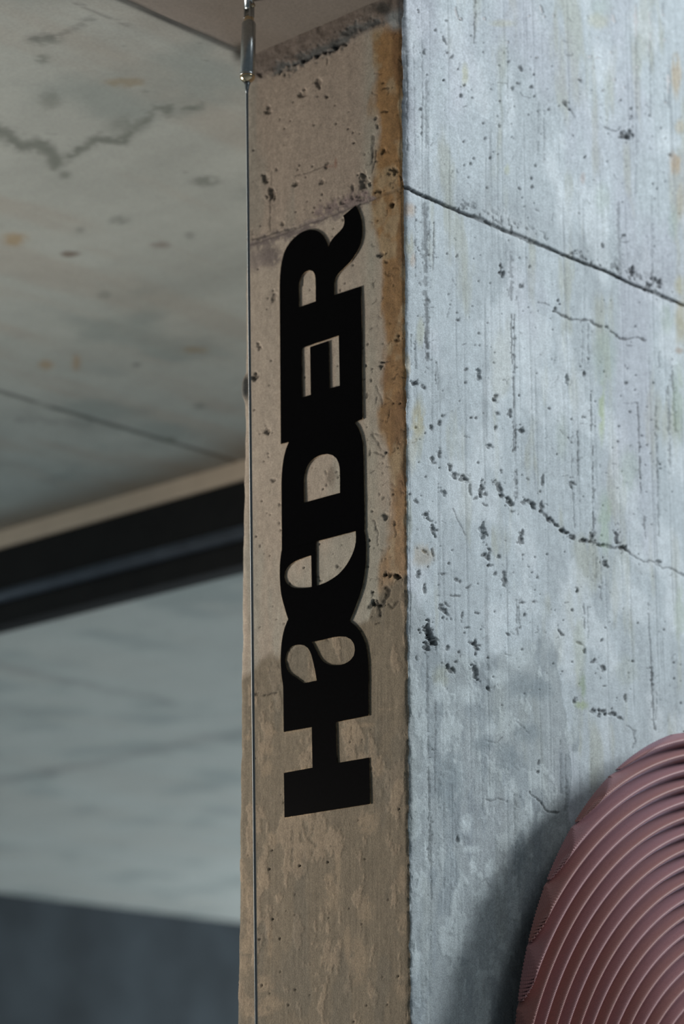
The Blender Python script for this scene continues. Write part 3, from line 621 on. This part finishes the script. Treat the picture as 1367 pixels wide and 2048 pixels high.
LET = {
 'H': [c5([(312,1345),(1092,1220),(1083,798),(789,848),(780,475),(1078,415),(1077,0),(300,164),(305,565),(560,520),(567,890),(306,938)])],
 'a': [c4([(300,1349),(1077,1185),(1077,1130),(1072,1070),(1062,1000),(1045,930),(1020,870),(990,820),(950,775),(905,740),(345,722),(320,780),(300,850),(285,940),(278,1040),(278,1130),(285,1230),(295,1300)]),
       c4([(320,1100),(330,1040),(350,1000),(390,965),(440,955),(490,960),(525,985),(550,1030),(570,1100),(590,1190),(606,1280),(490,1305),(420,1255),(365,1215),(335,1170)]),
       c4([(560,930),(660,910),(740,890),(810,880),(870,882),(915,905),(942,945),(952,1000),(942,1055),(905,1100),(850,1130),(780,1142),(720,1138),(670,1110),(630,1060),(600,1000),(580,960)])],
 'e': [c4([(345,722),(905,740),(935,670),(970,580),(1005,480),(1030,380),(1048,260),(1055,150),(1055,60),(1050,-20),(1038,-104),(960,-83),(962,0),(950,70),(920,150),(870,235),(810,305),(750,350),(690,385),(640,405),(602,418),(598,12),(284,96),(277,150),(270,220),(268,300),(272,400),(283,500),(305,590),(325,660)]),
       c4([(555,140),(480,165),(410,195),(350,240),(318,290),(312,340),(325,380),(350,410),(390,432),(440,438),(500,436),(560,428)])],
 'D': [c3([(287,1555),(1043,1355),(1040,1100),(1035,850),(1032,700),(1028,600),(1015,520),(995,460),(975,420),(948,385),(350,565),(325,630),(305,710),(292,800),(285,900),(284,1000),(285,1200),(287,1400)]),
       c3([(492,1117),(490,930),(497,860),(515,800),(545,750),(590,710),(640,685),(700,673),(750,685),(785,715),(805,760),(815,820),(817,1028)])],
 'E': [c2([(272,1506),(468,1440),(472,1890),(551,1867),(545,1430),(715,1375),(722,1808),(815,1785),(806,1326),(1015,1256),(1024,2087),(948,2117),(350,2297),(278,2315)])],
 'R': [c2([(272,1506),(268,1000),(268,850),(272,760),(280,690),(290,640),(305,580),(330,525),(360,480),(400,435),(450,395),(500,371),(560,362),(610,372),(650,400),(680,440),(700,480),(713,517),
           (735,465),(770,420),(820,370),(848,330),(857,290),(854,255),(845,235),(960,140),(985,185),(1005,235),(1018,300),(1022,370),(1018,430),(1005,490),(985,540),(950,600),(910,655),(860,705),(815,750),(785,790),(768,840),(766,900),(766,957),(1008,878),(1015,1256)]),
       c2([(445,1068),(445,870),(452,830),(470,785),(500,748),(540,730),(570,740),(587,770),(594,820),(596,1015)])],
}
XL0, XL1 = -.0028, -.0004          # letter sheet: front and back distance from the wall plane
sign = empty('wall_lettering', (-.004, .2, 2.2)); tag(sign, 'tall black cut-out lettering HaeDER reading upward on the lettered side of the pillar', 'sign')
for ch, polys in LET.items():
    cu = bpy.data.curves.new('letter', 'CURVE'); cu.dimensions = '2D'; cu.fill_mode = 'BOTH'
    cu.extrude = (XL1-XL0)/2
    for poly in polys:
        pts = [at(x, y, 0, XL0) for x, y in smooth_poly(poly)]
        sp = cu.splines.new('POLY'); sp.points.add(len(pts)-1); sp.use_cyclic_u = True
        for i, p in enumerate(pts): sp.points[i].co = (-p[1], p[2], 0, 1)
    tmp = bpy.data.objects.new('tmp', cu); COL.objects.link(tmp)
    bpy.context.view_layer.update()
    me = bpy.data.meshes.new_from_object(tmp.evaluated_get(bpy.context.evaluated_depsgraph_get()))
    me.name = 'letter'
    # curve plane (u, v, w) -> world (x = middle - w, y = -u, z = v)
    M = Matrix(((0, 0, -1, (XL0+XL1)/2), (-1, 0, 0, 0), (0, 1, 0, 0), (0, 0, 0, 1)))
    me.transform(M); me.transform(Matrix.Translation(-sign.location)); me.flip_normals() if M.determinant() < 0 else None
    bpy.data.objects.remove(tmp, do_unlink=True)
    me.materials.clear()
    me.materials.append(M_black); me.materials.append(M_edge)
    for pg_ in me.polygons:
        pg_.material_index = 1 if abs(pg_.normal.x) < .5 else 0
    lo = link('letter', me, None, sign); lo['label'] = 'black letter %s lying on its side' % ch

# ------------------------------------------------------------------ steel cable with its fitting
XC = -.17
ctop = Vector(at(493.5, 160, 0, XC)); cbot = Vector(at(512.4, 2060, 0, XC-.0))
dirv = (cbot-ctop).normalized(); cbot = ctop + dirv*((ctop.z-.03)/-dirv.z)
stop = Vector(at(497.5, 44, 0, XC)); sbot = Vector(at(494.5, 152, 0, XC))
cab = empty('suspension_cable', cbot); tag(cab, 'thin twisted steel cable with a polished cylindrical end fitting by the pillar', 'cable')
org = Vector(cbot)
def tube(path, rad, seg=20, name='tube', mt=None, prof=None, capped=True):
    """surface of revolution along p0->p1: prof = [(t, r)]"""
    p0, p1 = path; ax = (p1-p0).normalized(); a = ax.orthogonal().normalized(); b = ax.cross(a); L_ = (p1-p0).length
    prof = prof or [(0, rad), (1, rad)]
    bm = bmesh.new(); rings = []
    for t, r_ in prof:
        c = p0+ax*L_*t-org
        rings.append([bm.verts.new(c+(a*math.cos(q*2*math.pi/seg)+b*math.sin(q*2*math.pi/seg))*r_) for q in range(seg)])
    for A, Bq in zip(rings[:-1], rings[1:]):
        for i in range(seg): bm.faces.new((A[i], A[(i+1) % seg], Bq[(i+1) % seg], Bq[i]))
    if capped: bm.faces.new(rings[0][::-1]); bm.faces.new(rings[-1])
    bmesh.ops.recalc_face_normals(bm, faces=bm.faces)
    return link(name, from_bm(bm, name, True), mt, cab)
def rope():
    n = 6; rs = .00098; rc = .00165; pitch = .0095
    Ltot = (cbot-ctop).length; dense = 2.0
    ax = dirv; a = ax.orthogonal().normalized(); b = ax.cross(a)
    ts = np.arange(0, min(dense, Ltot), pitch/10)
    V = []; Q = []
    a_, b_, ax_ = map(np.array, (a, b, ax)); c0 = np.array(ctop-org)
    m = 5
    for k in range(n):
        ph = 2*math.pi*(ts/pitch + k/n)
        rd = np.outer(np.cos(ph), a_)+np.outer(np.sin(ph), b_); tg = np.outer(-np.sin(ph), a_)+np.outer(np.cos(ph), b_)
        cc = c0+np.outer(ts, ax_)+rd*rc
        ring = np.stack([cc+rs*(math.cos(2*math.pi*j/m)*rd+math.sin(2*math.pi*j/m)*tg) for j in range(m)], 1)
        o = len(V)*len(ts)*m if False else sum(len(v) for v in V)
        V.append(ring.reshape(-1, 3))
        i = np.arange(len(ts)-1)[:, None]*m; j = np.arange(m)[None]; j2 = (j+1) % m
        Q.append((o+np.stack([i+j, i+j2, i+m+j2, i+m+j], -1)).reshape(-1, 4))
    return np_mesh('wire_rope', np.vstack(V), np.vstack(Q), True)
link('wire_rope', rope(), M_wire, cab)
tube((ctop, cbot), .0013, 8, 'core_wire', M_wire)
anchor = cbot
tube((Vector((anchor.x, anchor.y, .0)), anchor+Vector((0, 0, .02))), .012, 20, 'floor_anchor', M_steel, [(0, .03), (.2, .03), (.3, .014), (.9, .012), (1, .006)])
tube((stop, sbot), .0135, 40, 'sleeve', M_steel, [(0, .0095), (.012, .0116), (.04, .0128), (.955, .0138), (.965, .0129), (.975, .0138), (1, .0136)])
tube((sbot, sbot+(sbot-stop).normalized()*.014), .012, 32, 'end_cap', M_brass, [(0, .0139), (.2, .0141), (.45, .0128), (.7, .0098), (.88, .0062), (1, .003)])
axs = (stop-sbot).normalized(); side = Vector((0, 1, 0))
tube((sbot-axs*.013, sbot-axs*.034), .003, 16, 'swage', M_wire, [(0, .0062), (.25, .0045), (.6, .0034), (1, .0024)])
top_c = Vector((stop.x, stop.y, HC))
tube((stop+axs*-.002, stop+axs*.012), .01, 24, 'collar', M_brass, [(0, .0085), (.3, .0092), (.7, .0088), (1, .0055)])
# fork of two cheeks with a pin, then the threaded stud into the ceiling
for sgn in (-1, 1):
    bm = bmesh.new(); bbox(bm, (-.006, sgn*.0068-.0016, 0), (.006, sgn*.0068+.0016, .030), .0012)
    me = from_bm(bm, 'fork_cheek'); o = link('fork_cheek', me, M_steel, cab); o.location = stop+axs*.008-org
bm = bmesh.new(); bmesh.ops.create_cone(bm, cap_ends=True, segments=16, radius1=.0032, radius2=.0032, depth=.024)
bmesh.ops.rotate(bm, verts=bm.verts, matrix=Matrix.Rotation(math.pi/2, 3, 'X'))
o = link('pin', from_bm(bm, 'pin', True), M_brass, cab); o.location = stop+axs*.030-org
tube((stop+axs*.024, Vector((stop.x, stop.y, HC+.004))), .008, 24, 'stud', M_steel, [(0, .005), (.12, .0085), (.85, .0085), (.87, .02), (1, .02)])

# ------------------------------------------------------------------ beam under the ceiling edge
zT = 3.757
bm = bmesh.new(); bbox(bm, (XB-.010, WP+.02, zT), (XB+.03, 9.9, HC+.006), .003); link_t = tag(link('trim_1', from_bm(bm, 'trim_1'), M_trim), kind='structure')
beam = empty('steel_beam', (XB+.05, 5, 3.50)); tag(beam, 'out-of-focus black steel beam with a rail tinted by a painted-in blue highlight, running under the ceiling edge', 'beam')
def bpart(name, lo, hi, mt, bev=.003):
    bm = bmesh.new(); bbox(bm, lo, hi, bev); bmesh.ops.translate(bm, verts=bm.verts, vec=-beam.location)
    return link(name, from_bm(bm, name), mt, beam)
bpart('web', (XB+.006, WP+.03, 3.565), (XB+.05, 9.9, zT+.002), M_beam)
bpart('bottom_plate', (XB-.006, WP+.03, 3.503), (XB+.07, 9.9, 3.567), M_beam)
bm = bmesh.new(); bmesh.ops.create_cone(bm, cap_ends=True, segments=32, radius1=.020, radius2=.020, depth=9.4-WP)
bmesh.ops.rotate(bm, verts=bm.verts, matrix=Matrix.Rotation(math.pi/2, 3, 'X'))
bmesh.ops.translate(bm, verts=bm.verts, vec=Vector((XB-.002, (9.4+WP)/2+.1, 3.598))-beam.location)
link('rail', from_bm(bm, 'rail', True), M_rail, beam)

# ------------------------------------------------------------------ red ribbed disc
CRX, CRZ, R0, PER = .849, 1.678, .7497, .02727      # common centre of the ribs, radius of rib 0, rib spacing
DX, DZ, DR = .872, 1.866, .699                      # centre and radius of the outline
YV, AMP = -.072, .029                               # valley plane and rib height
disc = empty('ribbed_disc', (DX, 0, DZ-DR)); tag(disc, 'large dusty red disc of curved ridges mounted on the pale concrete face, lower right', 'wall panel')
def outline(th):
    """distance from the rib centre to the outline along angle th, with a finely toothed rim"""
    dx, dz = DX-CRX, DZ-CRZ; c, s = np.cos(th), np.sin(th)
    b = dx*c+dz*s
    return b+np.sqrt(np.maximum(b*b-(dx*dx+dz*dz-DR*DR), 0))
for k in range(-7, 27):
    rmid = R0-k*PER
    ri, ro = rmid-PER/2, rmid+PER/2
    if ri < 0: ri = 0.004
    nth = int(max(80, 2*math.pi*rmid/.0032)); th = np.linspace(0, 2*math.pi, nth+1)
    Rr = outline(th); rhi = np.minimum(ro, Rr)
    cut = rhi < ro-1e-6
    rhi = np.where(cut, rhi-.0028*(np.arange(nth+1) % 2), rhi)
    ok = rhi > ri+.0008
    if not ok.any(): continue
    nr = 21
    f = np.linspace(0, 1, nr)[None]; Rg = ri+(np.maximum(rhi, ri+1e-5)-ri)[:, None]*f
    hh = AMP*(.5+.5*np.cos(2*math.pi*(Rg-rmid)/PER))**.6
    X = CRX+Rg*np.cos(th)[:, None]-DX; Z = CRZ+Rg*np.sin(th)[:, None]-(DZ-DR); Y = YV-hh
    Xe, Ze = X[:, -1:], Z[:, -1:]
    # skirt down to the back sheet where the rim cuts the rib, and at the valley
    X = np.hstack([X, Xe]); Z = np.hstack([Z, Ze]); Y = np.hstack([Y, np.full(Xe.shape, YV+.004)])
    V = np.stack([X, Y, Z], -1).reshape(-1, 3); Q = grid_quads(nth+1, nr+1)
    row = Q[:, 0]//(nr+1); Q = Q[ok[row] & ok[np.minimum(row+1, nth)]]
    if not len(Q): continue
    used = np.unique(Q); mp_ = -np.ones(len(V), int); mp_[used] = np.arange(len(used))
    me = np_mesh('rib', V[used], mp_[Q], True)
    me.polygons.foreach_set('use_smooth', np.ones(len(me.polygons), bool))
    link('rib', me, M_red if k % 2 else M_red2, disc)
# back sheet and hanging block
def disc_plate(name, r, y0, y1, mt):
    bm = bmesh.new(); n = 360
    A = [bm.verts.new((r*math.cos(2*math.pi*i/n), y0, DR+r*math.sin(2*math.pi*i/n))) for i in range(n)]
    Bq = [bm.verts.new((v.co.x, y1, v.co.z)) for v in A]
    bm.faces.new(A); bm.faces.new(Bq[::-1])
    for i in range(n): bm.faces.new((A[i], Bq[i], Bq[(i+1) % n], A[(i+1) % n]))
    bmesh.ops.recalc_face_normals(bm, faces=bm.faces)
    return link(name, from_bm(bm, name), mt, disc)
disc_plate('back_sheet', DR-.035, -.060, YV+.001, M_red)
disc_plate('mounting_plate', .30, .002, -.061, M_beam)
